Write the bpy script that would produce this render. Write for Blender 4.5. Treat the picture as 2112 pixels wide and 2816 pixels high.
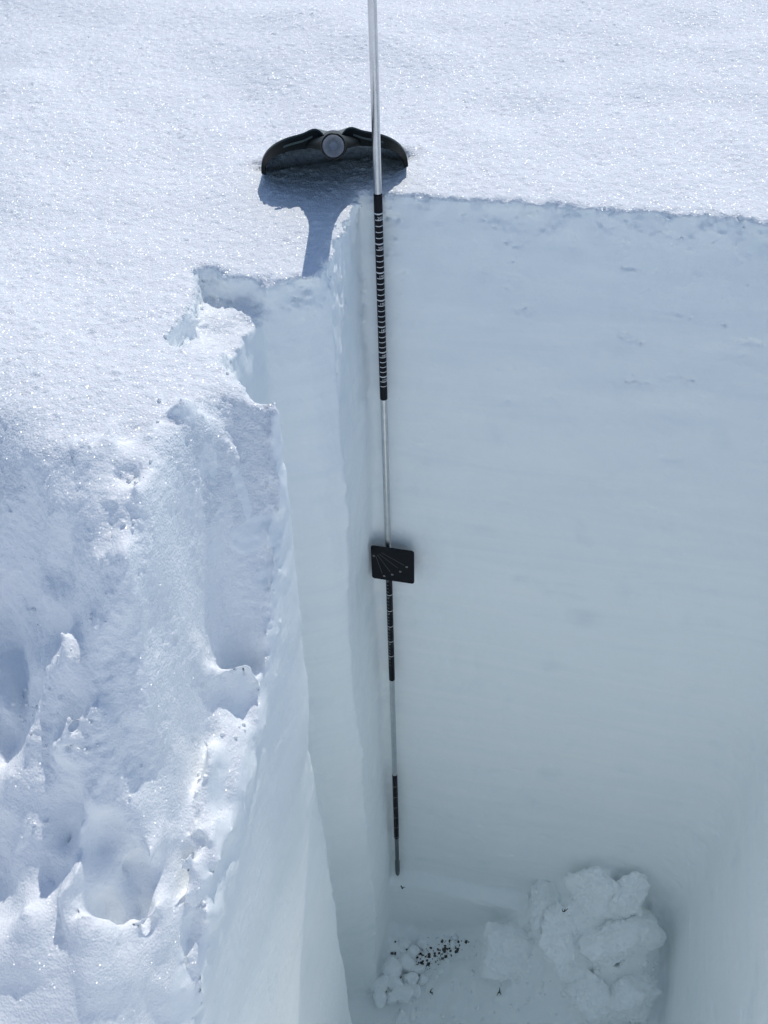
import bpy, bmesh, math, random
import numpy as np
from mathutils import Vector, Matrix

for o in list(bpy.data.objects):
    bpy.data.objects.remove(o)
SC = bpy.context.scene
COL = SC.collection
R_ = math.radians
random.seed(7)
RNG = np.random.default_rng(11)

# ------------------------------------------------------------------ camera
# world frame: X along the back wall of the pit, Y away from the viewer, Z up, origin where the probe meets the rim
CAM = Vector((0.3409, -1.4099, 0.6903))
FWD = Vector((-0.1758, 0.7142, -0.6775)).normalized()
RGT = Vector((0.9757, 0.2179, -0.0235)).normalized()
UPV = RGT.cross(FWD).normalized()
cd = bpy.data.cameras.new('camera')
cam = bpy.data.objects.new('camera', cd)
COL.objects.link(cam)
m = Matrix((RGT, UPV, -FWD)).transposed().to_4x4()
m.translation = CAM
cam.matrix_world = m
cd.sensor_fit = 'AUTO'
cd.sensor_width = 36.0
cd.lens = 36.0 * 2800 / 2816
cd.clip_start = 0.02
cd.clip_end = 2000
SC.camera = cam

# ------------------------------------------------------------------ sky and sun
SUN_EL, SUN_AZ = R_(57), R_(7.0)          # azimuth measured from +Y towards +X
w = bpy.data.worlds.new('World')
SC.world = w
w.use_nodes = True
nt = w.node_tree
bg = nt.nodes['Background']
sky = nt.nodes.new('ShaderNodeTexSky')
sky.sky_type = 'NISHITA'
sky.sun_disc = False
sky.sun_elevation = SUN_EL
sky.sun_rotation = SUN_AZ
sky.altitude = 1500
nt.links.new(sky.outputs[0], bg.inputs[0])
bg.inputs[1].default_value = 0.14
sd = bpy.data.lights.new('sun', 'SUN')
sd.energy = 2.5
sd.angle = R_(0.53)
sd.color = (1.0, 0.965, 0.92)
sun = bpy.data.objects.new('sun', sd)
COL.objects.link(sun)
SUNV = Vector((math.sin(SUN_AZ) * math.cos(SUN_EL), math.cos(SUN_AZ) * math.cos(SUN_EL), math.sin(SUN_EL)))
sun.rotation_euler = SUNV.to_track_quat('Z', 'Y').to_euler()
sun.location = SUNV * 20
SC.view_settings.view_transform = 'Standard'
SC.view_settings.look = 'None'
SC.view_settings.gamma = 1.0
SC.view_settings.use_curve_mapping = False
SC.view_settings.exposure = -0.07
SC.cycles.max_bounces = 16
SC.cycles.diffuse_bounces = 12
SC.cycles.sample_clamp_indirect = 4.0


# ------------------------------------------------------------------ materials
def new_mat(name):
    mt = bpy.data.materials.new(name)
    mt.use_nodes = True
    return mt, mt.node_tree, mt.node_tree.nodes['Principled BSDF']


def snow_material(name, col, grain=1.0, glint=0.05, sss=0.0, strata=0.0):
    """packed snow: white with a blue-green absorption, ice grains as fine relief and mirror-like facets"""
    mt, t, b = new_mat(name)
    N, L = t.nodes, t.links
    tc = N.new('ShaderNodeTexCoord')
    # slow tint variation of the snow itself
    n1 = N.new('ShaderNodeTexNoise')
    n1.inputs['Scale'].default_value = 7.0
    n1.inputs['Detail'].default_value = 5.0
    L.new(tc.outputs['Object'], n1.inputs['Vector'])
    mx = N.new('ShaderNodeMix')
    mx.data_type = 'RGBA'
    mx.inputs[6].default_value = (col[0] * 0.982, col[1] * 0.988, col[2] * 0.992, 1)
    mx.inputs[7].default_value = (*col, 1)
    L.new(n1.outputs[0], mx.inputs[0])
    col_out = mx.outputs[2]
    if strata:
        # buried layers: level bands of coarser, slightly darker grain, plus a few darker smudges at random
        mp = N.new('ShaderNodeMapping')
        mp.inputs['Scale'].default_value = (1.1, 1.1, 9.0)
        L.new(tc.outputs['Object'], mp.inputs['Vector'])
        ns_ = N.new('ShaderNodeTexNoise')
        ns_.inputs['Scale'].default_value = 1.6
        ns_.inputs['Detail'].default_value = 6
        ns_.inputs['Roughness'].default_value = 0.65
        ns_.inputs['Distortion'].default_value = 1.4
        L.new(mp.outputs[0], ns_.inputs['Vector'])
        rp = N.new('ShaderNodeValToRGB')
        rp.color_ramp.elements[0].position = 0.32
        rp.color_ramp.elements[0].color = (0.935, 0.955, 0.962, 1)
        rp.color_ramp.elements[1].position = 0.60
        rp.color_ramp.elements[1].color = (1, 1, 1, 1)
        L.new(ns_.outputs[0], rp.inputs[0])
        m2 = N.new('ShaderNodeMix')
        m2.data_type = 'RGBA'
        m2.blend_type = 'MULTIPLY'
        m2.inputs[0].default_value = strata
        L.new(mx.outputs[2], m2.inputs[6])
        L.new(rp.outputs[0], m2.inputs[7])
        n5 = N.new('ShaderNodeTexNoise')
        n5.inputs['Scale'].default_value = 9.0
        n5.inputs['Detail'].default_value = 7
        L.new(tc.outputs['Object'], n5.inputs['Vector'])
        r5 = N.new('ShaderNodeValToRGB')
        r5.color_ramp.elements[0].position = 0.60
        r5.color_ramp.elements[0].color = (1, 1, 1, 1)
        r5.color_ramp.elements[1].position = 0.78
        r5.color_ramp.elements[1].color = (0.90, 0.925, 0.935, 1)
        L.new(n5.outputs[0], r5.inputs[0])
        m3 = N.new('ShaderNodeMix')
        m3.data_type = 'RGBA'
        m3.blend_type = 'MULTIPLY'
        m3.inputs[0].default_value = strata
        L.new(m2.outputs[2], m3.inputs[6])
        L.new(r5.outputs[0], m3.inputs[7])
        col_out = m3.outputs[2]
    L.new(col_out, b.inputs['Base Color'])
    b.inputs['Roughness'].default_value = 0.75
    b.inputs['Specular IOR Level'].default_value = 0.25
    b.inputs['Subsurface Weight'].default_value = sss
    b.inputs['Subsurface Radius'].default_value = (0.8, 1.0, 1.1)
    b.inputs['Subsurface Scale'].default_value = 0.012
    # grain relief
    v1 = N.new('ShaderNodeTexVoronoi')
    v1.inputs['Scale'].default_value = 330
    L.new(tc.outputs['Object'], v1.inputs['Vector'])
    n2 = N.new('ShaderNodeTexNoise')
    n2.inputs['Scale'].default_value = 150
    n2.inputs['Detail'].default_value = 3
    L.new(tc.outputs['Object'], n2.inputs['Vector'])
    ad = N.new('ShaderNodeMath')
    ad.operation = 'MULTIPLY_ADD'
    L.new(v1.outputs['Distance'], ad.inputs[0])
    ad.inputs[1].default_value = -0.7
    L.new(n2.outputs[0], ad.inputs[2])
    bp = N.new('ShaderNodeBump')
    bp.inputs['Strength'].default_value = 1.0
    bp.inputs['Distance'].default_value = 0.0022 * grain
    L.new(ad.outputs[0], bp.inputs['Height'])
    L.new(bp.outputs[0], b.inputs['Normal'])
    # ice facets: every grain has its own random normal on a sharp gloss
    v2 = N.new('ShaderNodeTexVoronoi')
    v2.inputs['Scale'].default_value = 640
    L.new(tc.outputs['Object'], v2.inputs['Vector'])
    sb = N.new('ShaderNodeVectorMath')
    sb.operation = 'SUBTRACT'
    L.new(v2.outputs['Color'], sb.inputs[0])
    sb.inputs[1].default_value = (0.5, 0.5, 0.5)
    sc2 = N.new('ShaderNodeVectorMath')
    sc2.operation = 'SCALE'
    sc2.inputs['Scale'].default_value = 1.7
    L.new(sb.outputs[0], sc2.inputs[0])
    ge = N.new('ShaderNodeNewGeometry')
    a2 = N.new('ShaderNodeVectorMath')
    a2.operation = 'ADD'
    L.new(ge.outputs['Normal'], a2.inputs[0])
    L.new(sc2.outputs[0], a2.inputs[1])
    nz = N.new('ShaderNodeVectorMath')
    nz.operation = 'NORMALIZE'
    L.new(a2.outputs[0], nz.inputs[0])
    gl = N.new('ShaderNodeBsdfGlossy')
    gl.inputs['Roughness'].default_value = 0.30
    gl.inputs['Color'].default_value = (1, 1, 1, 1)
    L.new(nz.outputs[0], gl.inputs['Normal'])
    ms = N.new('ShaderNodeMixShader')
    ms.inputs[0].default_value = glint
    L.new(b.outputs[0], ms.inputs[1])
    L.new(gl.outputs[0], ms.inputs[2])
    L.new(ms.outputs[0], N['Material Output'].inputs['Surface'])
    return mt


M_TOP = snow_material('sunlit_surface_snow', (0.868, 0.890, 0.898), 0.62, 0.055)
M_WALL = snow_material('cut_wall_snow', (0.964, 0.985, 0.968), 0.16, 0.01, strata=0.85)
M_BANK = snow_material('broken_bank_snow', (0.958, 0.968, 0.956), 0.42, 0.05)
M_CHUNK = snow_material('loose_chunk_snow', (0.963, 0.982, 0.965), 0.4, 0.012)


def simple(name, col, rough=0.5, metal=0.0, spec=0.5, bump=0.0, bscale=200):
    mt, t, b = new_mat(name)
    N, L = t.nodes, t.links
    tc = N.new('ShaderNodeTexCoord')
    n = N.new('ShaderNodeTexNoise')
    n.inputs['Scale'].default_value = bscale
    n.inputs['Detail'].default_value = 4
    L.new(tc.outputs['Object'], n.inputs['Vector'])
    mx = N.new('ShaderNodeMix')
    mx.data_type = 'RGBA'
    mx.inputs[6].default_value = (*[c * 0.82 for c in col], 1)
    mx.inputs[7].default_value = (*[min(1, c * 1.12) for c in col], 1)
    L.new(n.outputs[0], mx.inputs[0])
    L.new(mx.outputs[2], b.inputs['Base Color'])
    b.inputs['Roughness'].default_value = rough
    b.inputs['Metallic'].default_value = metal
    b.inputs['Specular IOR Level'].default_value = spec
    if bump:
        bp = N.new('ShaderNodeBump')
        bp.inputs['Distance'].default_value = bump
        L.new(n.outputs[0], bp.inputs['Height'])
        L.new(bp.outputs[0], b.inputs['Normal'])
    return mt


M_ALU = simple('brushed_aluminium', (0.62, 0.63, 0.64), 0.34, 1.0, bscale=90)
M_SLEEVE = simple('black_sleeve', (0.006, 0.006, 0.010), 0.5, 0.0, 0.2, bscale=300)
M_PRINT = simple('white_print', (0.72, 0.72, 0.72), 0.5)
M_PRINTDIM = simple('worn_print', (0.30, 0.27, 0.27), 0.6, bscale=700)
M_STEEL = simple('dull_steel_tip', (0.16, 0.18, 0.18), 0.5, 0.7)
M_CARD = simple('black_card', (0.005, 0.006, 0.009), 0.6, 0.0, 0.2)
M_CARDLINE = simple('card_line', (0.10, 0.10, 0.095), 0.6)
M_CARDDOT = simple('card_symbol', (0.33, 0.34, 0.33), 0.6)
M_BLADE = simple('grey_green_plastic', (0.055, 0.075, 0.062), 0.42, bscale=60)
M_LIP = simple('black_plastic', (0.004, 0.007, 0.006), 0.45, 0.0, 0.2, bscale=120)
M_INNER = simple('socket_inner_metal', (0.80, 0.80, 0.81), 0.42, 0.2)
M_SOIL = simple('dark_soil', (0.105, 0.098, 0.088), 0.9, 0, 0.2, 0.004, 220)
M_TWIG = simple('dead_plant', (0.045, 0.040, 0.026), 0.8, 0, 0.2)


# ------------------------------------------------------------------ object helpers
def link(name, me, mat=None, parent=None):
    o = bpy.data.objects.new(name, me)
    COL.objects.link(o)
    if mat is not None:
        me.materials.clear()
        me.materials.append(mat)
    if parent is not None:
        o.parent = parent
    return o


def pymesh(name, v, f, smooth=True):
    me = bpy.data.meshes.new(name)
    me.from_pydata([tuple(p) for p in v], [], f)
    me.update()
    if smooth:
        me.polygons.foreach_set('use_smooth', np.ones(len(me.polygons), bool))
    return me


def tag(o, label, cat, group=None):
    o['label'] = label
    o['category'] = cat
    if group:
        o['group'] = group
    return o


def thing(name, loc, label, cat, group=None):
    o = bpy.data.objects.new(name, None)
    o.empty_display_size = 0.05
    COL.objects.link(o)
    o.location = loc
    return tag(o, label, cat, group)


# ------------------------------------------------------------------ noise (periodic band-limited tiles)
def make_tile(seed, n=96, wave=9.0):
    r = np.random.default_rng(seed)
    f = np.fft.rfftn(r.standard_normal((n, n, n)))
    k = np.sqrt(np.fft.fftfreq(n)[:, None, None] ** 2 + np.fft.fftfreq(n)[None, :, None] ** 2 + np.fft.rfftfreq(n)[None, None, :] ** 2)
    k0 = 1.0 / wave
    f *= np.exp(-((k - k0) / (0.38 * k0)) ** 2)
    a = np.fft.irfftn(f, s=(n, n, n))
    return (a / a.std() * 0.5).astype(np.float32)


TILES = [make_tile(s) for s in (1, 2, 3)]
WAVE = 9.0


def noise(p, wavelength, which=0, off=0.0):
    """p (n,3); wavelength in metres, scalar or per axis; result ~[-1.3,1.3]"""
    T = TILES[which % 3]
    n = T.shape[0]
    q = (np.asarray(p, np.float32) / np.asarray(wavelength, np.float32)) * WAVE + np.float32(off * 17.3 + 1000.0)
    # a little rotation so the lattice never lines up with the walls
    x = q[:, 0] * 0.87 + q[:, 1] * 0.43 - q[:, 2] * 0.23
    y = -q[:, 0] * 0.40 + q[:, 1] * 0.90 + q[:, 2] * 0.17
    z = q[:, 0] * 0.28 - q[:, 1] * 0.06 + q[:, 2] * 0.96
    xi = np.floor(x); yi = np.floor(y); zi = np.floor(z)
    fx = x - xi; fy = y - yi; fz = z - zi
    xi = xi.astype(np.int64) % n; yi = yi.astype(np.int64) % n; zi = zi.astype(np.int64) % n
    x1 = (xi + 1) % n; y1 = (yi + 1) % n; z1 = (zi + 1) % n
    F = T.ravel()
    a0 = (xi * n + yi) * n; a1 = (xi * n + y1) * n; b0 = (x1 * n + yi) * n; b1 = (x1 * n + y1) * n
    def lerp(a, b, t): return a + (b - a) * t
    c00 = lerp(F[a0 + zi], F[a0 + z1], fz); c01 = lerp(F[a1 + zi], F[a1 + z1], fz)
    c10 = lerp(F[b0 + zi], F[b0 + z1], fz); c11 = lerp(F[b1 + zi], F[b1 + z1], fz)
    return lerp(lerp(c00, c01, fy), lerp(c10, c11, fy), fx)


def sstep(a, b, x):
    t = np.clip((x - a) / (b - a), 0, 1)
    return t * t * (3 - 2 * t)


def smin(a, b, k):
    h = np.clip(0.5 + 0.5 * (b - a) / k, 0, 1)
    return b + (a - b) * h - k * h * (1 - h)


def smax(a, b, k):
    return -smin(-a, -b, k)


# ------------------------------------------------------------------ the snow pit as a signed distance field
XR = 0.805          # right wall
FLOOR = -2.35


def brow_y(x):
    return np.interp(x, [-3, -0.6, -0.30, -0.20, -0.12, -0.07, 0.02, 3], [-0.60, -0.585, -0.59, -0.585, -0.57, -0.53, -0.50, -0.50])


# ground plan of the bank: heights at stations across (x) and towards the viewer (y)
BY = [0.5, -0.45, -0.50, -0.55, -0.60, -0.65, -0.70, -0.75, -0.80, -0.85, -0.90, -0.95, -1.0, -1.06, -1.15, -1.7, -2.9]  # last station: unseen rise behind the viewer, added to reflect sun as fill
BZ = {
    0.000: [0, 0, -.04, -.22, -.29, -.345, -.39, -.41, -.41, -.43, -.475, -.55, -.62, -.66, -.70, -.7, .35],
    -0.030: [0, 0, -.02, -.17, -.26, -.33, -.375, -.40, -.42, -.445, -.48, -.535, -.585, -.62, -.66, -.7, .35],
    -0.060: [0, 0, -.005, -.10, -.20, -.29, -.345, -.385, -.405, -.42, -.435, -.46, -.50, -.55, -.62, -.7, .35],
    -0.090: [0, 0, 0, -.006, -.014, -.028, -.050, -.12, -.20, -.285, -.35, -.395, -.435, -.48, -.57, -.7, .35],
    -0.120: [0, 0, 0, -.002, -.006, -.012, -.025, -.085, -.165, -.25, -.352, -.385, -.415, -.46, -.54, -.7, .35],
    -0.160: [0, 0, 0, 0, -.004, -.009, -.025, -.095, -.165, -.24, -.352, -.378, -.402, -.45, -.53, -.7, .35],
    -0.200: [0, 0, 0, 0, -.004, -.012, -.055, -.15, -.215, -.275, -.335, -.395, -.412, -.45, -.53, -.7, .35],
    -0.250: [0, 0, 0, 0, -.003, -.020, -.14, -.25, -.28, -.305, -.335, -.425, -.438, -.47, -.53, -.7, .35],
    -0.320: [0, 0, 0, 0, -.010, -.09, -.20, -.275, -.295, -.312, -.335, -.445, -.458, -.48, -.54, -.7, .35],
    -0.700: [0, 0, 0, 0, -.010, -.09, -.20, -.275, -.295, -.312, -.335, -.445, -.458, -.48, -.54, -.7, .35],
}


def bank_table():
    xs = np.array(sorted(BZ)); st = 0.006
    gx_ = np.arange(-0.72, 0.06, st); gy_ = np.arange(-2.9, -0.30, st)
    rows = np.array([np.interp(gy_, BY[::-1], BZ[k][::-1]) for k in xs])
    tab = np.array([np.interp(gx_, xs, rows[:, j]) for j in range(len(gy_))]).T
    k = np.exp(-0.5 * (np.arange(-6, 7) / 1.05) ** 2); k /= k.sum()
    for ax in (0, 1):
        pad = np.pad(tab, [(6, 6) if i == ax else (0, 0) for i in (0, 1)], mode='edge')
        tab = np.apply_along_axis(lambda v_: np.convolve(v_, k, 'valid'), ax, pad)
    return gx_[0], gy_[0], st, tab


BT = bank_table()


def bank_drop(x, y):
    x0, y0, st, tab = BT
    u = np.clip((x - x0) / st, 0, tab.shape[0] - 1.001); v = np.clip((y - y0) / st, 0, tab.shape[1] - 1.001)
    i = u.astype(int); j = v.astype(int); fu = u - i; fv = v - j
    return (tab[i, j] * (1 - fu) * (1 - fv) + tab[i + 1, j] * fu * (1 - fv) + tab[i, j + 1] * (1 - fu) * fv + tab[i + 1, j + 1] * fu * fv)


# blocks, fins and slots on it: x, y, half-width, half-length, turn, rise, edge softness
BUMPS = [
    (-0.078, -0.560, 0.030, 0.014, 0.35, 0.034, 0.44),     # lit crumb in the bite under the brow
    (-0.130, -0.632, 0.034, 0.018, -0.10, 0.013, 0.22),    # blocks on the nose
    (-0.168, -0.645, 0.018, 0.026, 0.00, 0.015, 0.22),
    (-0.105, -0.604, 0.028, 0.015, 0.20, 0.011, 0.26),
    (-0.150, -0.610, 0.024, 0.012, 0.20, -0.007, 0.26),
    (-0.112, -0.664, 0.022, 0.010, -0.30, -0.012, 0.31),
    (-0.115, -0.745, 0.024, 0.030, 0.10, 0.025, 0.31),     # front of the nose
    (-0.128, -0.725, 0.006, 0.034, 0.10, -0.020, 0.44),
    (-0.085, -0.700, 0.012, 0.050, 0.20, 0.026, 0.31),
    (-0.003, -0.600, 0.009, 0.130, 0.00, 0.039, 0.53),      # crusty pillar along the pit edge
    (-0.056, -0.640, 0.026, 0.040, 0.00, -0.050, 0.44),     # deepest part of the hollow
    (-0.046, -0.690, 0.036, 0.008, 0.75, 0.053, 0.35),     # fin closing the hollow
    (-0.192, -0.735, 0.022, 0.034, 0.00, -0.044, 0.35),     # dark slot left of the nose
    (-0.205, -0.790, 0.080, 0.014, 0.75, -0.017, 0.70),    # slanting crease
    (-0.168, -0.838, 0.034, 0.016, 0.20, -0.019, 0.70),
    (-0.138, -0.856, 0.040, 0.014, 0.30, 0.034, 0.31),
    (-0.102, -0.928, 0.028, 0.045, 0.20, -0.056, 0.31),    # hollow right of the upright rib
    (-0.132, -0.945, 0.009, 0.060, 0.00, 0.034, 0.35),      # upright rib
    (-0.082, -0.795, 0.010, 0.060, 0.35, 0.034, 0.31),
    (-0.060, -0.805, 0.011, 0.060, 0.35, -0.015, 0.35),
    (-0.032, -0.815, 0.010, 0.060, 0.30, 0.034, 0.31),
    (-0.102, -0.835, 0.012, 0.050, 0.35, -0.026, 0.35),
    (-0.020, -0.920, 0.014, 0.055, 0.30, 0.029, 0.31),
    (-0.045, -0.965, 0.014, 0.050, 0.30, 0.025, 0.31),
    (-0.090, -1.005, 0.030, 0.030, 0.30, 0.026, 0.31),
    (-0.205, -1.020, 0.050, 0.030, 0.40, 0.025, 0.31),
    (-0.280, -0.720, 0.050, 0.024, 0.30, -0.034, 0.62),     # scoop in the shaded left slope
]


def height(x, y, p=None):
    """upper snow surface: level field that breaks off into the steep bank left of the pit"""
    p0 = np.stack([x, y, np.zeros_like(x)], 1)
    h = 0.016 * noise(p0, 0.62, 0) + 0.006 * noise(p0, 0.2, 1)
    fade = sstep(0.0, 0.25, np.abs(y - 0.0) + np.abs(np.minimum(x, 0)) * 0.6)
    h = h * (0.25 + 0.75 * fade)
    h = h + 0.02 * sstep(0.2, 1.2, y)
    bu = (x + 0.1015) * 0.961 + (y - 0.128) * 0.275; bv_ = -(x + 0.1015) * 0.275 + (y - 0.128) * 0.961
    arc = bv_ - 0.035 * (1 - np.clip(np.abs(bu) / 0.12, 0, 1) ** 2)
    h = h - 0.016 * np.exp(-(arc / 0.020) ** 2) * sstep(0.150, 0.110, np.abs(bu)) + 0.006 * np.exp(-((arc - 0.035) / 0.018) ** 2) * sstep(0.17, 0.12, np.abs(bu))
    t = brow_y(x) - y
    h = h + np.where((y < -0.38) & (x < 0.2), bank_drop(x, y), 0.0) + np.where((y < -0.45) & (x >= 0.2), bank_drop(x, y), 0.0)
    # the bank's blocks, on warped coordinates so that no outline stays regular
    near = (t > -0.10) & (t < 0.7) & (x < 0.1) & (x > -0.45)
    if near.any():
        q = (p0 if p is None else np.asarray(p, float))[near]
        xw = x[near] + 0.012 * noise(q, 0.09, 0, 41) + 0.005 * noise(q, 0.035, 1, 42)
        yw = y[near] + 0.012 * noise(q, 0.09, 1, 43) + 0.005 * noise(q, 0.035, 2, 44)
        d = np.zeros(len(q))
        for (bx, by, rx, ry, tn, am, so) in BUMPS:
            c, s_ = math.cos(tn), math.sin(tn)
            ux = (xw - bx) * c + (yw - by) * s_
            uy = -(xw - bx) * s_ + (yw - by) * c
            r_ = np.sqrt((ux / rx) ** 2 + (uy / ry) ** 2)
            d = d + am * sstep(1 + so, 1 - so, r_)
        h[near] += d
    return h


def poly_sdf(x, y, P):
    P = np.asarray(P, float)
    d = np.full(x.shape, 1e9)
    s = np.ones(x.shape)
    n = len(P)
    for i in range(n):
        a, b = P[i], P[i - 1]
        e = b - a
        wx, wy = x - a[0], y - a[1]
        t = np.clip((wx * e[0] + wy * e[1]) / (e @ e), 0, 1)
        d = np.minimum(d, (wx - e[0] * t) ** 2 + (wy - e[1] * t) ** 2)
        c1 = y >= a[1]; c2 = y < b[1]; c3 = e[0] * wy > e[1] * wx
        flip = (c1 & c2 & c3) | (~c1 & ~c2 & ~c3)
        s = np.where(flip, -s, s)
    return s * np.sqrt(d)


RECESS = [(0.06, -0.212), (-0.022, -0.206), (-0.048, -0.233), (-0.112, -0.262), (-0.113, -0.36), (-0.096, -0.44), (-0.050, -0.483), (-0.003, -0.502), (0.06, -0.50)]
NOTCH = [(-0.10, -0.252), (-0.15, -0.246), (-0.200, -0.236), (-0.172, -0.350), (-0.175, -0.46), (-0.08, -0.46)]


def floor_z(x, y):
    p = np.stack([x, y, np.zeros_like(x)], 1)
    m = np.exp(-(((x - 0.57) / 0.235) ** 2 + ((y - 0.10) / 0.31) ** 2) ** 1.0)
    z = FLOOR + 0.50 * m
    z = z + 0.07 * sstep(0.12, 0.35, x) * sstep(0.05, -0.12, y)
    z = z + 0.02 * noise(p, 0.22, 2) + 0.008 * noise(p, 0.06, 1)
    lump = sstep(0.2, 0.5, m) + 0.25
    z = z + lump * (0.030 * sstep(-0.06, 0.06, noise(p, 0.13, 0, 61)) + 0.016 * sstep(-0.08, 0.08, noise(p, 0.07, 1, 62)))
    ramp = np.interp(-y, [0, 0.36, 0.95, 1.30, 1.58, 2.05, 2.6, 10], [0, 0, 0.92, 1.34, 1.36, 2.3, 2.75, 2.75])  # viewer's step and slope behind it, unseen, shaped to bounce sun onto the walls
    return z + ramp


def sdf(p, detail=True):
    x, y, z = p[:, 0].astype(np.float64), p[:, 1].astype(np.float64), p[:, 2].astype(np.float64)
    H = height(x, y, p if detail else None)
    inbank = sstep(0.02, 0.10, brow_y(x) - y) * sstep(0.35, 0.1, x)
    slope = 1.0 - 0.38 * inbank
    dt = (z - H) * slope
    if detail:
        # broken bank: down-slope scrapes, blocks and ledges
        # the snow breaks along bent planes: warp the space first, then carve
        wv = np.stack([0.022 * noise(p, 0.13, 0, 31), 0.022 * noise(p, 0.13, 1, 32), 0.022 * noise(p, 0.13, 2, 33)], 1)
        wv2 = np.stack([0.007 * noise(p, 0.045, 1, 34), 0.007 * noise(p, 0.045, 2, 35), 0.007 * noise(p, 0.045, 0, 36)], 1)
        pw = p + wv + wv2
        q = np.stack([pw[:, 0] * 0.94 + pw[:, 1] * 0.25, pw[:, 1] - pw[:, 0] * 0.2, pw[:, 2] * 0.8], 1)
        low = 0.28 + 1.0 * sstep(-0.68, -0.78, y) + 0.5 * sstep(-0.22, -0.28, x)
        low = low * (1 - 0.62 * sstep(-0.91, -0.96, y))
        bank = low * 0.020 * (0.45 - np.abs(noise(pw, (0.15, 0.20, 0.24), 2, 91))) + low * 0.013 * noise(q, (0.09, 0.30, 0.30), 0, 1) + low * 0.020 * (0.5 - np.abs(noise(pw, (0.065, 0.16, 0.20), 1, 2))) \
            + (0.005 * (0.5 - np.abs(noise(pw, (0.032, 0.08, 0.10), 2, 3))) + 0.003 * noise(p, 0.022, 0, 4)) * (0.15 + sstep(-0.1, 0.45, noise(p, 0.14, 1, 51)))
        wt = sstep(-0.01, 0.10, brow_y(x) - y) * sstep(0.35, 0.1, x) * (0.35 + 0.65 * sstep(-0.30, -0.20, x))
        dt = dt - bank * wt
        dt = dt - 0.0016 * noise(p, 0.028, 2, 6) * (1 - 0.7 * inbank)
    # pit void
    wob = 0.0; wob2 = 0.0; rough = 0.0
    if detail:
        wob = 0.0045 * noise(p, (0.30, 0.30, 0.75), 0, 7) + 0.0022 * noise(p, (0.20, 0.20, 0.075), 1, 8) + 0.0022 * np.maximum(noise(p, (0.05, 0.05, 0.20), 0, 10) - 0.25, 0) + 0.0010 * noise(p, 0.022, 2, 9) + 0.006 * np.maximum(noise(p, (0.11, 0.11, 0.022), 2, 15) - 0.62, 0)
        calm = 0.10 + 0.90 * sstep(-0.60, -0.46, y)
        wob2 = 0.006 * noise(p, (0.25, 0.25, 0.8), 1, 11) + (0.0022 * noise(p, 0.05, 0, 12) + 0.0012 * noise(p, 0.02, 2, 9)) * calm
        # crumbly edges where the walls meet the surface
        near = np.exp(-np.maximum(-dt, 0) / 0.05)
        rough = near * (0.009 * noise(p, 0.055, 2, 13) + 0.006 * noise(p, 0.024, 1, 14))
    if detail:
        xl_wave = 0.0045 * noise(p, (0.6, 0.35, 0.28), 1, 18) * sstep(-0.40, -0.55, y)
    else:
        xl_wave = 0.0
    yb = 0.019 + 0.003 * np.sin(z * 5.0) - 0.040 * sstep(-2.06, -2.10, z) + wob
    xl = -0.006 - 0.024 * sstep(-0.22, -0.19, y) + 0.010 * np.sin(z * 3 + 1) * sstep(-0.2, -0.9, z) + wob2 + rough + xl_wave
    xr = XR - 0.05 * sstep(-1.2, -2.3, z) + wob
    fz = floor_z(x, y)
    v = smax(x - xr, y - yb - rough * 0.8, 0.10)
    v = smax(v, xl - x, 0.012)
    v = smax(v, (fz - z) * 0.8, 0.02)
    wavy = 0.012 * noise(p, (0.5, 0.5, 0.30), 2, 17) * sstep(-0.15, -0.6, z) if detail else 0.0
    rc = poly_sdf(x, y, RECESS) + wob2 * 0.7 + rough + wavy
    rc = smax(rc, FLOOR - z, 0.02)
    v = smin(v, rc, 0.010)
    nc = smax(poly_sdf(x, y, NOTCH) + rough, (-0.052 + 0.055 * sstep(-0.36, -0.46, y) + 0.012 * noise(p, 0.07, 1, 5) * (1 if detail else 0) - z), 0.012)
    v = smin(v, nc, 0.008)
    d = smax(dt, -v, 0.007)
    return d


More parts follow.
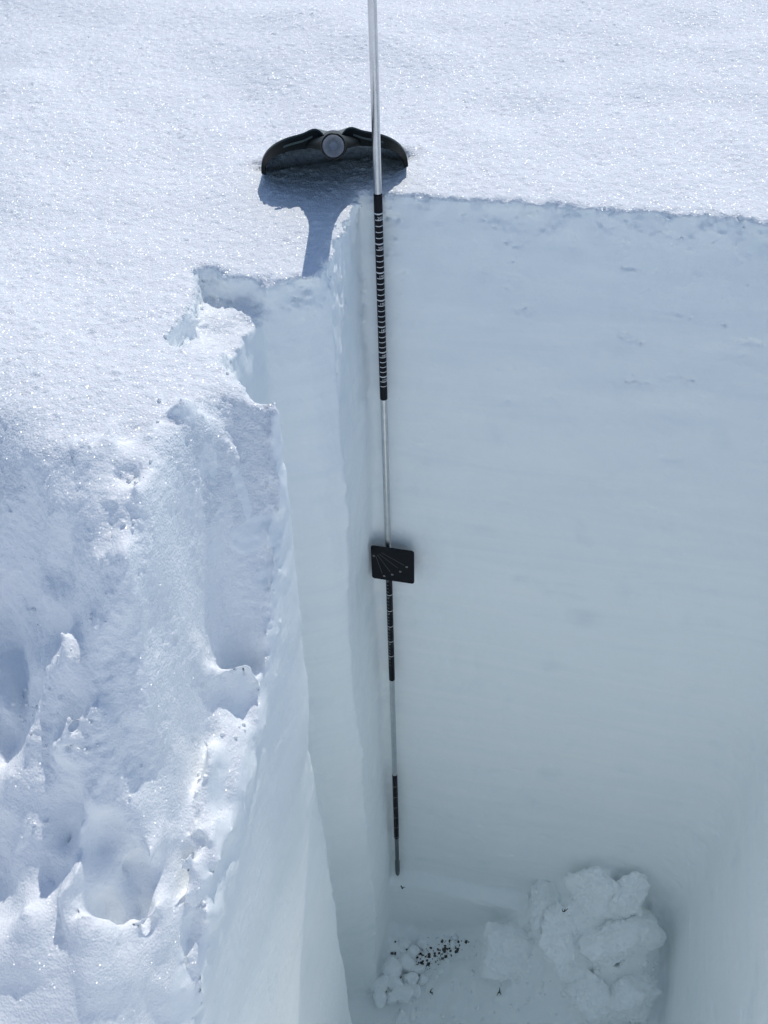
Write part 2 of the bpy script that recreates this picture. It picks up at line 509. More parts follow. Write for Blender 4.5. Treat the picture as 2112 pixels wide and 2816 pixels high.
# sparse surface nets
def build_surface(lo, hi, h, B=8):
    lo = np.asarray(lo, float)
    n = np.ceil((np.asarray(hi) - lo) / (h * B)).astype(int)
    ii = np.stack(np.meshgrid(*[np.arange(k) for k in n], indexing='ij'), -1).reshape(-1, 3)
    cen = lo + (ii + 0.5) * h * B
    d = sdf(cen, detail=False)
    keep = np.abs(d) < (h * B * 0.87 * 1.15 + 0.10)
    keep |= (np.abs(d) < 0.42) & (cen[:, 1] < -0.45) & (cen[:, 1] > -1.25) & (cen[:, 0] < 0.1) & (cen[:, 0] > -0.4) & (cen[:, 2] > -0.85)
    bl = ii[keep]
    loc = np.stack(np.meshgrid(*[np.arange(B + 1)] * 3, indexing='ij'), -1).reshape(-1, 3)
    dims = n * B + 2
    VK, VP, QK = [], [], []
    step = 600
    offs = np.array([(a, b, c) for a in (0, 1) for b in (0, 1) for c in (0, 1)])
    edges = [(i, j) for i in range(8) for j in range(i + 1, 8) if np.abs(offs[i] - offs[j]).sum() == 1]
    quads = []
    for s0 in range(0, len(bl), step):
        bb = bl[s0:s0 + step]
        g = bb[:, None, :] * B + loc[None]
        val = sdf((lo + g.reshape(-1, 3) * h)).reshape(len(bb), B + 1, B + 1, B + 1).astype(np.float32)
        # cell vertices
        cs = [val[:, a:a + B, b:b + B, c:c + B] for a, b, c in offs]
        neg = sum((q < 0).astype(np.int8) for q in cs)
        act = (neg > 0) & (neg < 8)
        w_ = np.argwhere(act)
        if len(w_) == 0:
            continue
        cv = np.stack([q[act] for q in cs], 1)
        acc = np.zeros((len(w_), 3)); cnt = np.zeros(len(w_))
        for i, j in edges:
            a, b = cv[:, i], cv[:, j]
            cr = (a < 0) != (b < 0)
            t = np.where(cr, a / np.where(cr, a - b, 1), 0)
            pt = offs[i] + (offs[j] - offs[i]) * t[:, None]
            acc += pt * cr[:, None]; cnt += cr
        pos = acc / cnt[:, None]
        cell = bb[w_[:, 0]] * B + w_[:, 1:]
        VK.append((cell[:, 0] * dims[1] + cell[:, 1]) * dims[2] + cell[:, 2])
        VP.append(lo + (cell + pos) * h)
        # quads: sign change along axis from lattice point g to g+axis, g within this block
        for ax in range(3):
            sl0 = [slice(0, B)] * 3; sl1 = [slice(0, B)] * 3
            sl1[ax] = slice(1, B + 1)
            a = val[(slice(None), *sl0)]; b = val[(slice(None), *sl1)]
            cr = np.argwhere((a < 0) != (b < 0))
            if len(cr) == 0:
                continue
            inside = a[tuple(cr.T)] < 0
            gp = bb[cr[:, 0]] * B + cr[:, 1:]
            u, v_ = (ax + 1) % 3, (ax + 2) % 3
            c4 = []
            for du, dv in ((0, 0), (-1, 0), (-1, -1), (0, -1)):
                c = gp.copy(); c[:, u] += du; c[:, v_] += dv
                c4.append(np.where((c >= 0).all(1), (c[:, 0] * dims[1] + c[:, 1]) * dims[2] + c[:, 2], -1))
            c4 = np.stack(c4, 1)
            c4[~inside] = c4[~inside][:, ::-1]
            quads.append(c4)
    VK = np.concatenate(VK); VP = np.concatenate(VP)
    o = np.argsort(VK, kind='stable'); VK, VP = VK[o], VP[o]
    Q = np.concatenate(quads)
    Q = Q[(Q >= 0).all(1)]
    ix = np.searchsorted(VK, Q)
    ix = np.clip(ix, 0, len(VK) - 1)
    ok = (VK[ix] == Q).all(1)
    ix = ix[ok]
    return VP, ix


def fast_mesh(name, V, Q, smooth=True):
    me = bpy.data.meshes.new(name)
    me.vertices.add(len(V))
    me.vertices.foreach_set('co', np.ascontiguousarray(V, np.float32).ravel())
    k = Q.shape[1]
    me.loops.add(len(Q) * k)
    me.loops.foreach_set('vertex_index', np.ascontiguousarray(Q, np.int32).ravel())
    me.polygons.add(len(Q))
    me.polygons.foreach_set('loop_start', np.arange(0, len(Q) * k, k, dtype=np.int32))
    if smooth:
        me.polygons.foreach_set('use_smooth', np.ones(len(Q), bool))
    me.update(calc_edges=True)
    return me


LO, HI = (-1.12, -1.30, -2.45), (1.02, 1.26, 0.14)
V, Q = build_surface(LO, HI, 0.008)
# drop loose islands, then let the bank settle a little: wind-softened snow has no needle-thin spikes
lab = np.arange(len(V))
EA = np.concatenate([Q[:, 0], Q[:, 1], Q[:, 2], Q[:, 3]]); EB = np.concatenate([Q[:, 1], Q[:, 2], Q[:, 3], Q[:, 0]])
for it in range(200):
    l2 = lab.copy()
    np.minimum.at(l2, EA, lab[EB]); np.minimum.at(l2, EB, lab[EA])
    l2 = l2[l2]
    if (l2 == lab).all():
        break
    lab = l2
main = np.bincount(lab).argmax()
Q = Q[lab[Q[:, 0]] == main]
used, inv = np.unique(Q, return_inverse=True)
V, Q = V[used], inv.reshape(-1, 4)
EA = np.concatenate([Q[:, 0], Q[:, 1], Q[:, 2], Q[:, 3]]); EB = np.concatenate([Q[:, 1], Q[:, 2], Q[:, 3], Q[:, 0]])
wb = sstep(-0.50, -0.58, V[:, 1]) * sstep(0.06, 0.02, V[:, 0]) * (V[:, 2] > -1.0) * 0.5
deg = np.bincount(EA, minlength=len(V)).astype(float)
for it in range(6):
    mean = np.stack([np.bincount(EA, V[EB, k], minlength=len(V)) / np.maximum(deg, 1) for k in range(3)], 1)
    V = V + (mean - V) * wb[:, None]
tmp = fast_mesh('tmp', V, Q)
to = bpy.data.objects.new('tmp', tmp)
COL.objects.link(to)
md = to.modifiers.new('s', 'SUBSURF')
md.levels = 1
md.render_levels = 1
dg = bpy.context.evaluated_depsgraph_get()
ev = to.evaluated_get(dg)
em = bpy.data.meshes.new_from_object(ev)
bpy.data.objects.remove(to)
nv = len(em.vertices)
V = np.empty(nv * 3, np.float32); em.vertices.foreach_get('co', V); V = V.reshape(-1, 3)
VN = np.empty(nv * 3, np.float32); em.vertices.foreach_get('normal', VN); VN = VN.reshape(-1, 3)
Q = np.empty(len(em.loops), np.int32); em.loops.foreach_get('vertex_index', Q); Q = Q.reshape(-1, 4)
bpy.data.meshes.remove(em)

FC = V[Q].mean(1)
FN = VN[Q].mean(1)
x, y, z = FC.T
Hf = height(x.astype(float), y.astype(float))
bank_zone = (x < 0.05) & (y < brow_y(x) - 0.06 + 0.05 * noise(FC, 0.06, 1, 81)) & (z > -1.25) & ((x < -0.035) | ((FN[:, 0] < 0.72) & (z > Hf - 0.10)))
top_zone = (z > -0.16) & ~bank_zone & ((FN[:, 2] > 0.55) | (z > Hf - 0.006))
cls = np.full(len(Q), 3)                                   # 3 left wall (default)
fzv = floor_z(x.astype(float), y.astype(float))
cls[(y > -0.03) & (FN[:, 1] < -0.3) & (x > -0.01)] = 2    # back wall
cls[(x > 0.60) & (FN[:, 0] < -0.5)] = 4                   # right wall
cls[(z < fzv + 0.03) & (FN[:, 2] > 0.35)] = 5             # floor
cls[bank_zone] = 1
cls[top_zone] = 0
# fine crumb relief on the vertices: strong on the surface and bank, faint on cut walls
amp = np.full(nv, 0.0004, np.float32)
amp[np.unique(Q[cls == 0])] = 0.0013
amp[np.unique(Q[cls == 1])] = 0.0004
rimv = (V[:, 2] > -0.30) & (np.abs(VN[:, 2]) > 0.15) & (np.abs(VN[:, 2]) < 0.92)
amp[rimv] = np.where(V[rimv, 1] < brow_y(V[rimv, 0]) + 0.02, 0.0009, 0.0020)
V = V + VN * (amp * (noise(V, 0.013, 0, 21) + 0.8 * noise(V, 0.0085, 1, 22)))[:, None]

NAMES = [('snow_surface', M_TOP), ('snow_bank', M_BANK), ('pit_back_wall', M_WALL), ('pit_left_wall', M_WALL), ('pit_right_wall', M_WALL), ('pit_floor', M_CHUNK)]
# shared vertex normals so the pieces join without a visible seam
nme = fast_mesh('n', V, Q)
VN2 = np.empty(nv * 3, np.float32); nme.vertices.foreach_get('normal', VN2); VN2 = VN2.reshape(-1, 3)
bpy.data.meshes.remove(nme)
for k, (nm, mt) in enumerate(NAMES):
    qs = Q[cls == k]
    if len(qs) == 0:
        continue
    used, inv = np.unique(qs, return_inverse=True)
    me = fast_mesh(nm, V[used], inv.reshape(-1, 4))
    me.normals_split_custom_set_from_vertices(VN2[used].tolist())
    o = link(nm, me, mt)
    o['kind'] = 'structure'

# the wide field around it, out to the horizon, with an unseen snow rise behind the viewer, shaped to bounce sun into the pit
def axis(lo, hi, fine, far):
    a = list(np.arange(lo, hi + 1e-6, fine))
    d, s = hi, fine
    while d < far:
        s *= 1.35; d += s; a.append(d)
    d, s = lo, fine
    while d > -far:
        s *= 1.35; d -= s; a.insert(0, d)
    return np.array(a)


nx = int(round((HI[0] - LO[0]) / 0.04)); ny = int(round((HI[1] - LO[1]) / 0.04))
gx = axis(LO[0] + 0.012, HI[0] - 0.012, (HI[0] - LO[0] - 0.024) / nx, 900)
gy = axis(LO[1] + 0.012, HI[1] - 0.012, (HI[1] - LO[1] - 0.024) / ny, 900)
GX, GY = np.meshgrid(gx, gy, indexing='ij')
hx, hy = GX.ravel(), GY.ravel()
hz = height(hx, hy)
inp = (hx > 0.0) & (hx < XR) & (hy < 0)
fzz = floor_z(hx, hy)
hz = np.where(inp, np.minimum(hz, fzz), hz) - 0.002
far = np.hypot(hx, hy)
hz = hz + 0.8 * np.sin(hx * 0.05) * np.sin(hy * 0.04 + 1) * sstep(6, 60, far)
ni, nj = len(gx), len(gy)
I, J = np.meshgrid(np.arange(ni - 1), np.arange(nj - 1), indexing='ij')
I, J = I.ravel(), J.ravel()
qf = np.stack([I * nj + J, (I + 1) * nj + J, (I + 1) * nj + J + 1, I * nj + J + 1], 1)
cx = (gx[I] + gx[I + 1]) / 2; cy = (gy[J] + gy[J + 1]) / 2
out = ~((cx > LO[0] + 0.012) & (cx < HI[0] - 0.012) & (cy > LO[1] + 0.012) & (cy < HI[1] - 0.012))
fo = link('snow_field', fast_mesh('snow_field', np.stack([hx, hy, hz], 1), qf[out]), M_TOP)
fo['kind'] = 'structure'


# crusty crumbs lying on the ledges of the bank and along the cut edges
rc_ = np.random.default_rng(5)
okv = np.zeros(nv, bool)
okv[np.unique(Q[cls == 1])] = True
edge = (VN2[:, 2] > 0.30) & (VN2[:, 2] < 0.93) & (V[:, 2] > -0.05) & (V[:, 1] < 0.03) & (V[:, 1] > -0.56) & (V[:, 0] > -0.22) & (V[:, 0] < 0.75)
cand = np.where((okv & (VN2[:, 2] > 0.55) & (V[:, 1] > -0.92)) | edge)[0]
mask_n = noise(V[cand], 0.08, 2, 71)
cand = cand[mask_n > 0.15]
pick = rc_.choice(cand, min(520, len(cand)), replace=False)
bmx = bmesh.new(); bmesh.ops.create_icosphere(bmx, subdivisions=2, radius=1)
DI = np.array([q.co[:] for q in bmx.verts]); FI = np.array([[a.index for a in q.verts] for q in bmx.faces]); bmx.free()
cv, cf = [], []
for k, i_ in enumerate(pick):
    r_ = 0.0009 + 0.0026 * rc_.uniform() ** 2.5
    P_ = DI * (1 + 0.35 * noise(DI + k * 0.7, 1.2, k)[:, None]) * r_ * rc_.uniform(0.7, 1.25, 3)
    cf.append(FI + len(DI) * k)
    cv.append(P_ + V[i_] + VN2[i_] * r_ * 0.25)
o = link('crust_crumbs', fast_mesh('crust_crumbs', np.concatenate(cv), np.concatenate(cf)), M_BANK)
o['kind'] = 'stuff'
o['label'] = 'small crusty snow crumbs lying on the ledges of the broken bank'
o['category'] = 'snow crumbs'


# ------------------------------------------------------------------ generic shapes
def lathe(profile, seg=32, cap=True):
    """profile: (r, z) list"""
    v, f = [], []
    for r, zz in profile:
        for k in range(seg):
            a = 2 * math.pi * k / seg
            v.append((r * math.cos(a), r * math.sin(a), zz))
    for i in range(len(profile) - 1):
        for k in range(seg):
            a, b = i * seg + k, i * seg + (k + 1) % seg
            f.append((a, b, b + seg, a + seg))
    if cap:
        f.append(tuple(reversed(range(seg))))
        f.append(tuple(range((len(profile) - 1) * seg, len(profile) * seg)))
    return v, f


def sharp(me, ang=40):
    me.set_sharp_from_angle(angle=R_(ang))


# ------------------------------------------------------------------ avalanche probe
RP = 0.0062
probe = thing('avalanche_probe', (0, -0.0, -2.075), 'tall silver probe pole with black numbered measuring sleeves standing against the snow wall', 'probe')
Z0 = 2.075 - 0.025       # local height of the ring numbered 205
def zl(s): return Z0 - s


def tube(name, s0, s1, r, mat, lip=0.0004):
    a, b = zl(s1), zl(s0)
    v, f = lathe([(r - lip, a), (r, a + lip * 1.5), (r, b - lip * 1.5), (r - lip, b)], 40)
    me = pymesh(name, v, f)
    sharp(me, 30)
    return link(name, me, mat, probe)


tube('pole_section', -0.62, -0.031, RP, M_ALU)
tube('scale_sleeve', -0.030, 0.350, RP + 0.0005, M_SLEEVE)
tube('pole_section', 0.349, 0.778, RP, M_ALU)
tube('scale_sleeve', 0.777, 1.140, RP + 0.0005, M_SLEEVE)
tube('pole_section', 1.139, 1.527, RP, M_ALU)
tube('scale_sleeve', 1.526, 1.835, RP + 0.0005, M_SLEEVE)
v, f = lathe([(0.0012, 0.0), (0.0056, 0.012), (RP + 0.0006, 0.03), (RP + 0.0006, 0.085), (RP - 0.0008, 0.09), (RP - 0.0008, zl(1.834))], 32)
me = pymesh('probe_tip', v, f); sharp(me, 30)
link('probe_tip', me, M_STEEL, probe)

# camera side of the pole: angle of the direction towards the viewer
VIEW = math.atan2(CAM.y, CAM.x)


def arc_strip(bv, bf, s, width, a0, a1, r, seg=14):
    b = len(bv)
    for k in range(seg + 1):
        a = a0 + (a1 - a0) * k / seg
        bv.append((r * math.cos(a), r * math.sin(a), zl(s) - width / 2))
        bv.append((r * math.cos(a), r * math.sin(a), zl(s) + width / 2))
    for k in range(seg):
        q = b + 2 * k
        bf.append((q, q + 2, q + 3, q + 1))


def digits(bv, bf, text, s, size, a_mid, r):
    cu = bpy.data.curves.new('t', 'FONT')
    cu.body = text
    cu.size = size
    cu.align_x = 'CENTER'
    cu.resolution_u = 2
    ob = bpy.data.objects.new('t', cu)
    COL.objects.link(ob)
    dgx = bpy.context.evaluated_depsgraph_get()
    me_ = bpy.data.meshes.new_from_object(ob.evaluated_get(dgx))
    b = len(bv)
    for q in me_.vertices:
        a = a_mid + q.co.x / r
        bv.append((r * math.cos(a), r * math.sin(a), zl(s) + q.co.y))
    for q in me_.polygons:
        bf.append(tuple(b + i for i in q.vertices))
    bpy.data.objects.remove(ob)
    bpy.data.curves.remove(cu)
    bpy.data.meshes.remove(me_)


rr = RP + 0.00065
bv, bf = [], []
for k in range(7):
    s = 0.05 * k
    arc_strip(bv, bf, s, 0.0022, VIEW - math.pi * 0.62, VIEW + math.pi * 0.62, rr, 26)
    digits(bv, bf, str(205 - 5 * k), s + 0.0088, 0.0066, VIEW + 0.42, rr)
    for j in range(1, 5):
        if k == 6 and j > 2:
            break
        arc_strip(bv, bf, s + 0.01 * j, 0.0013, VIEW - 0.85, VIEW + 1.5, rr)
link('scale_marking', pymesh('scale_marking', bv, bf, False), M_PRINT, probe)['kind'] = 'stuff'
bv, bf = [], []
bv2, bf2 = [], []
for k in range(6):
    s = 0.802 + 0.05 * k
    arc_strip(bv, bf, s, 0.0016, VIEW - math.pi * 0.62, VIEW + math.pi * 0.62, rr, 26)
    digits(bv2, bf2, str(120 - 5 * k), s + 0.0088, 0.0066, VIEW - 0.72, rr)
    for j in range(1, 5):
        if k == 5 and j > 3:
            break
        arc_strip(bv2, bf2, s + 0.01 * j, 0.0013, VIEW - 1.35, VIEW - 0.25, rr)
link('scale_marking', pymesh('scale_marking', bv, bf, False), M_PRINT, probe)['kind'] = 'stuff'
bv, bf = [], []
for k in range(6):
    s = 1.575 + 0.05 * k
    arc_strip(bv2, bf2, s, 0.0013, VIEW - 0.9, VIEW + 1.2, rr)
    digits(bv2, bf2, str(45 - 5 * k), s + 0.0088, 0.0066, VIEW - 0.9, rr)
link('scale_marking', pymesh('scale_marking', bv2, bf2, False), M_PRINTDIM, probe)['kind'] = 'stuff'

# ------------------------------------------------------------------ crystal card
card = thing('crystal_card', (0.0120, -0.014, -0.775), 'small black crystal card with rounded corners and fine fan lines stuck beside the probe', 'card')
CW, CH, CT = 0.088, 0.0935, 0.0016


def rounded(wd, ht, r, n=6):
    pts = []
    for sx, sy, a0 in ((1, 1, 0), (-1, 1, 90), (-1, -1, 180), (1, -1, 270)):
        for k in range(n + 1):
            a = R_(a0 + 90 * k / n)
            pts.append((sx * (wd / 2 - r) + r * math.cos(a), sy * (ht / 2 - r) + r * math.sin(a)))
    return pts


pts = rounded(CW, CH, 0.006)
n = len(pts)
v = [(a, -CT / 2, b) for a, b in pts] + [(a, CT / 2, b) for a, b in pts]
f = [tuple(range(n)), tuple(reversed(range(n, 2 * n)))] + [(i + n, (i + 1) % n + n, (i + 1) % n, i) for i in range(n)]
me = pymesh('card_plate', v, f, False)
link('card_plate', me, M_CARD, card)
card.location.y = -0.0145
# fan lines and little symbols, flat print a hair proud of the plate
bv, bf = [], []
def cpt(px, py):   # card face coordinates from fractions across / down
    return (-CW / 2 + 0.004 + px * (CW - 0.004), CH / 2 - py * CH)
def cline(a, b, wd):
    ax, az = cpt(*a); bx, bz = cpt(*b)
    d = Vector((bx - ax, bz - az)); nrm = Vector((-d.y, d.x)).normalized() * wd / 2
    yy = -CT / 2 - 0.0002
    q = len(bv)
    bv.extend([(ax + nrm.x, yy, az + nrm.y), (bx + nrm.x, yy, bz + nrm.y), (bx - nrm.x, yy, bz - nrm.y), (ax - nrm.x, yy, az - nrm.y)])
    bf.append((q, q + 1, q + 2, q + 3))
for a, b in (((0.21, 0.17), (0.76, 0.46)), ((0.15, 0.22), (0.60, 0.57)), ((0.11, 0.25), (0.41, 0.72)), ((0.07, 0.30), (0.21, 0.80))):
    bv, bf = [], []
    cline(a, b, 0.0009)
    link('fan_line', pymesh('fan_line', bv, bf, False), M_CARDLINE, card)
for c in ((0.82, 0.50), (0.66, 0.67), (0.46, 0.80), (0.26, 0.88), (0.02, 0.30)):
    cx_, cz_ = cpt(*c)
    bv, bf = [], []
    for k in range(6):
        a = k * math.pi / 3 + 0.3
        r0, r1 = 0.0010, 0.0026
        yy = -CT / 2 - 0.00025
        q = len(bv)
        for (rr_, da) in ((r0, -0.35), (r1, -0.35), (r1, 0.35), (r0, 0.35)):
            bv.append((cx_ + rr_ * math.cos(a + da), yy, cz_ + rr_ * math.sin(a + da)))
        bf.append((q, q + 1, q + 2, q + 3))
    o_hex = link('crystal_symbol', pymesh('crystal_symbol', bv, bf, False), M_CARDDOT, card)

# ------------------------------------------------------------------ shovel blade stuck in the snow
SE = R_(22.3)
hd = Vector((0.275, -0.961, 0)).normalized()
TV = (hd * math.cos(SE) + Vector((0, 0, 1)) * math.sin(SE)).normalized()
WV = Vector((-hd.y, hd.x, 0)).normalized()
NV = TV.cross(WV).normalized()
shovel = thing('shovel_blade', (-0.1015, 0.128, 0.0), 'dark curved shovel blade stuck in sunlit snow, open round handle socket facing out', 'shovel')
mm = Matrix((WV, TV, NV)).transposed().to_4x4()
mm.translation = Vector((-0.1015, 0.128, 0.0))
shovel.matrix_world = mm
# local axes: x across the blade, y along the shaft towards the viewer, z up through the blade
HW = 0.1135


def arch(wd, t=0.13):
    u = abs(wd) / HW
    nn = 0.0535 * max(0.0, 1 - min(1, u) ** 2.6) ** 0.43 - 0.0145
    nn += 0.005 * math.exp(-((abs(wd) - 0.027) / 0.013) ** 2)
    nn -= 0.020 * math.exp(-(wd / 0.0125) ** 2) * max(0, min(1, (t + 0.06) / 0.19))
    return nn


def sheet(fn_top, fn_bot, us, vs):
    """closed shell between two surfaces on a (u,v) grid"""
    v, f = [], []
    nu, nv_ = len(us), len(vs)
    for fn in (fn_top, fn_bot):
        for a in us:
            for b in vs:
                v.append(fn(a, b))
    o_ = nu * nv_
    for i in range(nu - 1):
        for j in range(nv_ - 1):
            a = i * nv_ + j
            f.append((a, a + nv_, a + nv_ + 1, a + 1))
            f.append((o_ + a, o_ + a + 1, o_ + a + nv_ + 1, o_ + a + nv_))
    for i in range(nu - 1):
        a = i * nv_; b = (i + 1) * nv_
        f.append((a, o_ + a, o_ + b, b))
        a = i * nv_ + nv_ - 1; b = a + nv_
        f.append((a, b, o_ + b, o_ + a))
    for j in range(nv_ - 1):
        a = j
        f.append((a, a + 1, o_ + a + 1, o_ + a))
        a = (nu - 1) * nv_ + j
        f.append((a, o_ + a, o_ + a + 1, a + 1))
    return v, f


us = [HW * math.sin(math.pi / 2 * k / 36) for k in range(-36, 37)]
vs = list(np.linspace(-0.22, 0.134, 24))
def cut(a, t): return t - 0.055 * (abs(a) / HW) ** 5 * max(0.0, min(1.0, (t + 0.05) / 0.15))
def wid(t): return 1.0 - 0.10 * max(0, -t) / 0.22
v, f = sheet(lambda a, t: (a * wid(t), cut(a, t), arch(a, t)), lambda a, t: (a * wid(t), cut(a, t), arch(a, t) - 0.0028), us, vs)
me = pymesh('blade', v, f); sharp(me, 50)
link('blade', me, M_BLADE, shovel)
# thick folded rear lip
def lip_in(a):
    return min(arch(a, 0.13) - 0.006, 0.0335 * max(0.0, 1 - (abs(a) / HW) ** 2.6) ** 0.43 - 0.0165)
v, f = sheet(lambda a, t: (a, cut(a, t), arch(a, 0.13) - 0.003), lambda a, t: (a * (1 - 0.05 * (abs(a) / HW) ** 2), cut(a, t), lip_in(a)), us, [0.122, 0.134, 0.138])
me = pymesh('rear_lip', v, f); sharp(me, 50)
link('rear_lip', me, M_LIP, shovel)
# stiffening ribs on the lip, either side of the socket
for sgn in (-1, 1):
    ua = [sgn * q for q in np.linspace(0.030, 0.074, 12)]
    if sgn < 0:
        ua = ua[::-1]
    v, f = sheet(lambda a, t: (a, t, arch(a, 0.13) - 0.0095), lambda a, t: (a, t, arch(a, 0.13) - 0.0125), ua, [0.137, 0.1405])
    me = pymesh('stiffening_rib', v, f, False)
    link('stiffening_rib', me, M_BLADE, shovel)
SZ = 0.0190      # socket axis height above the blade ends
RO, RI = 0.0168, 0.0142
seg = 48


def ring_tube(profile, zc):
    v, f = lathe([(r, y_) for r, y_ in profile], seg, cap=False)
    v = [(a, c, b + zc) for a, b, c in v]
    f = [tuple(reversed(q)) for q in f]
    return v, f


# socket: outer tube, rounded mouth, inner bore
v, f = ring_tube([(RO * 1.25, 0.09), (RO * 1.08, 0.14), (RO, 0.19), (RO, 0.304), (RO - 0.0006, 0.3065), (RI + 0.0004, 0.307), (RI, 0.3055), (RI, 0.300)], SZ)
me = pymesh('socket', v, f); sharp(me, 60)
link('socket', me, M_LIP, shovel)
v, f = ring_tube([(RI, 0.3005), (RI - 0.0004, 0.292), (0.0062, 0.262), (0.0055, 0.260), (0.0002, 0.2605)], SZ)
me = pymesh('socket_bore', v, f); sharp(me, 60)
link('socket_bore', me, M_INNER, shovel)
# fairing that spreads the socket into the blade
v, f = [], []
nt_, na_ = 14, 28
for i in range(nt_ + 1):
    t = 0.205 - (0.205 - 0.118) * i / nt_
    k = (i / nt_) ** 1.7
    hw = RO * 1.05 + k * 0.036
    for j in range(na_ + 1):
        a = math.pi * (-0.08 + 1.16 * j / na_)
        zz = SZ + RO * (1.05) * math.sin(a) * (1 - 0.2 * k)
        xx = hw * math.cos(a)
        zz = zz * (1 - 0.35 * k * abs(math.cos(a))) + k * 0.010 * abs(math.cos(a))
        v.append((xx, t, zz - 0.001))
for i in range(nt_):
    for j in range(na_):
        a = i * (na_ + 1) + j
        f.append((a, a + 1, a + na_ + 2, a + na_ + 1))
me = pymesh('socket_fairing', v, f)
fo_ = link('socket_fairing', me, M_LIP, shovel)
sm = fo_.modifiers.new('thickness', 'SOLIDIFY'); sm.thickness = 0.002; sm.offset = -1


# ------------------------------------------------------------------ loose snow chunks on the pit floor
def ico(sub):
    bm_ = bmesh.new()
    bmesh.ops.create_icosphere(bm_, subdivisions=sub, radius=1)
    v_ = np.array([q.co[:] for q in bm_.verts]); f_ = np.array([[a.index for a in q.verts] for q in bm_.faces])
    bm_.free()
    return v_, f_


ICO = {s: ico(s) for s in (3, 4, 5, 6)}


def chunk_mesh(name, size, seed, faces=9, sub=5, soft=16, rough=1.0):
    r = np.random.default_rng(seed)
    D, F_ = ICO[sub]
    nrm = r.standard_normal((faces, 3)); nrm /= np.linalg.norm(nrm, axis=1)[:, None]
    nrm = np.concatenate([nrm, -nrm[:3] + r.standard_normal((3, 3)) * 0.2])
    nrm /= np.linalg.norm(nrm, axis=1)[:, None]
    dist = r.uniform(0.68, 1.0, len(nrm))
    dots = np.maximum(D @ nrm.T, 1e-3) / dist
    rad = (np.sum(dots ** soft, 1)) ** (-1.0 / soft)
    rad = np.minimum(rad, 1.3)
    P = D * rad[:, None] * np.asarray(size)
    ms = float(np.mean(size))
    o3 = np.array([seed * 0.37, seed * 0.11, seed * 0.73])
    nn = 0.10 * noise(P + o3, ms * 1.2, 0) + 0.05 * noise(P + o3, ms * 0.5, 1) + 0.05 * np.abs(noise(P + o3, ms * 0.3, 0)) + 0.025 * noise(P + o3, 0.011, 2) * min(1, ms / 0.04)
    P = P + D * (nn * ms * rough)[:, None]
    return fast_mesh(name, P, F_)


def floor_at(x_, y_):
    return float(floor_z(np.array([x_]), np.array([y_]))[0])


CH_LIST = [
    # x, y, size xyz, seed, label
    (0.618, -0.035, (0.055, 0.040, 0.080), 3, 'big snow wedge leaning at the top right of the heap against the back wall'),
    (0.530, -0.035, (0.050, 0.045, 0.065), 5, 'snow block on top of the heap, just left of the big leaning wedge'),
    (0.430, -0.035, (0.065, 0.045, 0.055), 9, 'low snow block at the upper left of the heap against the back wall'),
    (0.620, -0.110, (0.095, 0.060, 0.050), 12, 'wide pale snow slab across the middle right of the heap'),
    (0.660, -0.200, (0.075, 0.060, 0.055), 17, 'blocky snow lump at the right end of the heap below the wide slab'),
    (0.565, -0.215, (0.045, 0.070, 0.045), 21, 'long narrow snow lump left of the blocky one near the bottom edge'),
    (0.490, -0.130, (0.080, 0.060, 0.045), 28, 'smooth rounded snow lump in the middle of the heap'),
    (0.690, -0.290, (0.050, 0.050, 0.045), 33, 'snow lump at the lower right corner of the heap by the right wall'),
    (0.360, -0.120, (0.085, 0.065, 0.050), 41, 'smooth low snow lump at the left end of the heap'),
]
for (cx_, cy_, sz_, sd_, lb) in CH_LIST:
    me = chunk_mesh('snow_chunk', [q * 1.12 for q in sz_], sd_, sub=6, rough=1.3)
    o = link('snow_chunk', me, M_CHUNK)
    o.location = (cx_, cy_, floor_at(cx_, cy_) + sz_[2] * 0.02)
    o.rotation_euler = (0.1 * (sd_ % 3), 0.15 * (sd_ % 2), 0.4 * (sd_ % 5))
    tag(o, lb, 'snow chunk', 'snow chunks heaped on the pit floor')

# small rounded clods in the left corner
CLODS = [
    (0.015, -0.165, 0.036), (0.048, -0.130, 0.032), (0.030, -0.200, 0.030), (-0.005, -0.215, 0.026), (0.070, -0.175, 0.027),
    (0.055, -0.220, 0.028), (0.000, -0.255, 0.026), (0.090, -0.135, 0.020), (0.095, -0.205, 0.022), (0.062, -0.090, 0.020),
    (0.035, -0.075, 0.018), (0.080, -0.060, 0.017), (0.110, -0.165, 0.016), (0.030, -0.245, 0.020),
]
CLOD_SAY = ['largest rounded snow clod at the back of the little pile by the left wall', 'second largest rounded clod, right beside the largest one', 'large rounded clod at the front centre of the little pile',
            'rounded clod pressed against the foot of the left wall', 'rounded clod at the right flank of the little pile', 'rounded clod at the front right of the little pile',
            'rounded clod nearest the bottom edge on the left of the pile', 'small clod right of the pile beside the dark soil', 'small clod at the outer right of the pile, in front',
            'small clod just behind the pile beside the dark soil streak', 'small clod behind the pile close to the wall corner', 'small clod farthest back, right of the wall corner',
            'smallest clod lying apart to the right of the pile', 'small clod at the very front of the pile']
for i, (cx_, cy_, r_) in enumerate(CLODS):
    me = chunk_mesh('snow_clod', (r_, r_ * 0.95, r_ * 0.85), 100 + i, faces=14, sub=4, soft=6, rough=0.9)
    o = link('snow_clod', me, M_CHUNK)
    o.location = (cx_, cy_, floor_at(cx_, cy_) + r_ * 0.6)
    tag(o, CLOD_SAY[i], 'snow clod', 'rounded snow clods in the left corner of the pit floor')

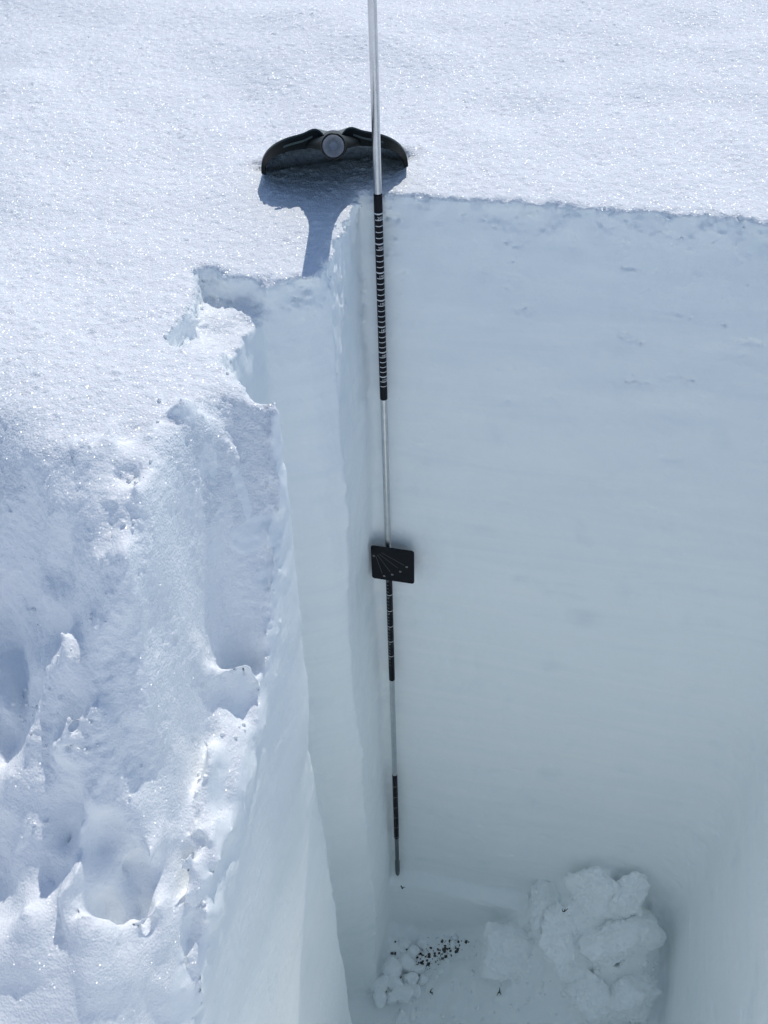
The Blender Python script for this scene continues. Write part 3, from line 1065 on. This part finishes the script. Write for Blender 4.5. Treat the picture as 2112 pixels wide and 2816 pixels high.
# crumbs that fell from the walls
r = np.random.default_rng(77)
cv, cf = [], []
D3, F3 = ICO[3]
D2, F2 = ico(2)
for k in range(420):
    if k < 300:
        cx_, cy_ = r.uniform(0.0, 0.78), r.uniform(-0.42, -0.03)
    else:
        cx_, cy_ = 0.55 + r.normal(0, 0.13), -0.12 + r.normal(0, 0.08)
    if not (0.0 < cx_ < 0.77 and cy_ < -0.03):
        continue
    r_ = 0.003 + 0.009 * r.uniform() ** 3
    P_ = D2 * (1 + 0.3 * noise(D2 + k, 1.1, k)[:, None]) * r_ * r.uniform(0.7, 1.2, 3)
    q_ = sum(len(c) for c in cv)
    cv.append(P_ + np.array([cx_, cy_, floor_at(cx_, cy_) + r_ * 0.3])); cf.append(F2 + q_)
o = link('snow_crumbs', fast_mesh('snow_crumbs', np.concatenate(cv), np.concatenate(cf)), M_CHUNK)
o['kind'] = 'stuff'
tag(o, 'loose snow crumbs scattered over the pit floor and the debris heap', 'snow crumbs')

# bare soil between clods
def soil_mesh(pts_, seed):
    r = np.random.default_rng(seed)
    bv_, bf_ = [], []
    D, F_ = ICO[3]
    for (cx_, cy_, s_) in pts_:
        q = len(bv_)
        dd = D * (1 + 0.35 * noise(D * 0.1 + r.uniform(0, 9), 0.08, 1)[:, None])
        base = floor_at(cx_, cy_)
        for d_ in dd:
            bv_.append((cx_ + d_[0] * s_ * r.uniform(0.98, 1.02), cy_ + d_[1] * s_, base + d_[2] * s_ * 0.45 + 0.001))
        bf_.extend([tuple(q + int(i) for i in t_) for t_ in F_])
    return pymesh('bare_soil', bv_, bf_)


sp = []
for k in range(230):
    t = RNG.uniform(0, 1)
    sp.append((0.05 + 0.15 * t + RNG.normal(0, 0.016), -0.125 + 0.075 * t + RNG.normal(0, 0.012 + 0.020 * (1 - t)), 0.0010 + 0.0042 * RNG.uniform() ** 2.5))
for k in range(40):
    sp.append((RNG.uniform(0.0, 0.12), RNG.uniform(-0.25, -0.06), RNG.uniform(0.002, 0.005)))
o = link('bare_soil', soil_mesh(sp, 5), M_SOIL)
o['kind'] = 'stuff'
tag(o, 'dark crumbs of bare soil showing between the clods in the left floor corner', 'soil')

# a few bits of dead plant in the snow
def twig(loc, ln, seed, label):
    r = np.random.default_rng(seed)
    bv_, bf_ = [], []
    for b_ in range(3):
        p = Vector((0, 0, 0)); d = Vector((r.normal(), r.normal(), abs(r.normal()) * 0.5 + 0.2)).normalized()
        rad = 0.0018
        prev = None
        for k in range(6):
            q = len(bv_)
            for a in range(6):
                an = a * math.pi / 3
                s_ = d.cross(Vector((0, 0, 1))).normalized(); u_ = s_.cross(d)
                bv_.append(tuple(p + (s_ * math.cos(an) + u_ * math.sin(an)) * rad * (1 - k / 7)))
            if prev is not None:
                for a in range(6):
                    bf_.append((prev + a, prev + (a + 1) % 6, q + (a + 1) % 6, q + a))
            prev = q
            p = p + d * ln / 5
            d = (d + Vector((r.normal(), r.normal(), r.normal())) * 0.35).normalized()
    o_ = link('dead_twig', pymesh('dead_twig', bv_, bf_), M_TWIG)
    o_.location = loc
    return tag(o_, label, 'twig', 'bits of dead plant on the pit floor')


TW = [(0.470, -0.100, 0.026, 'dark plant bit sticking from the smooth middle of the snow heap'),
      (0.575, -0.165, 0.028, 'dark plant bit in the crack beside the blocky lump on the right'),
      (0.330, -0.215, 0.022, 'dark plant bit lying near the bottom edge left of the heap'),
      (0.135, -0.200, 0.026, 'dark plant bit just right of the little clod pile'),
      (0.02, 0.004, 0.02, 'dark plant bit on the ledge below the probe tip')]
for i, (a, b, c, lb) in enumerate(TW):
    zz = floor_at(a, b) + 0.004
    if i == 0: zz += 0.05
    if i == 4: zz, b = -2.085, -0.03
    twig((a, b, zz), c * 0.55, 60 + i, lb)
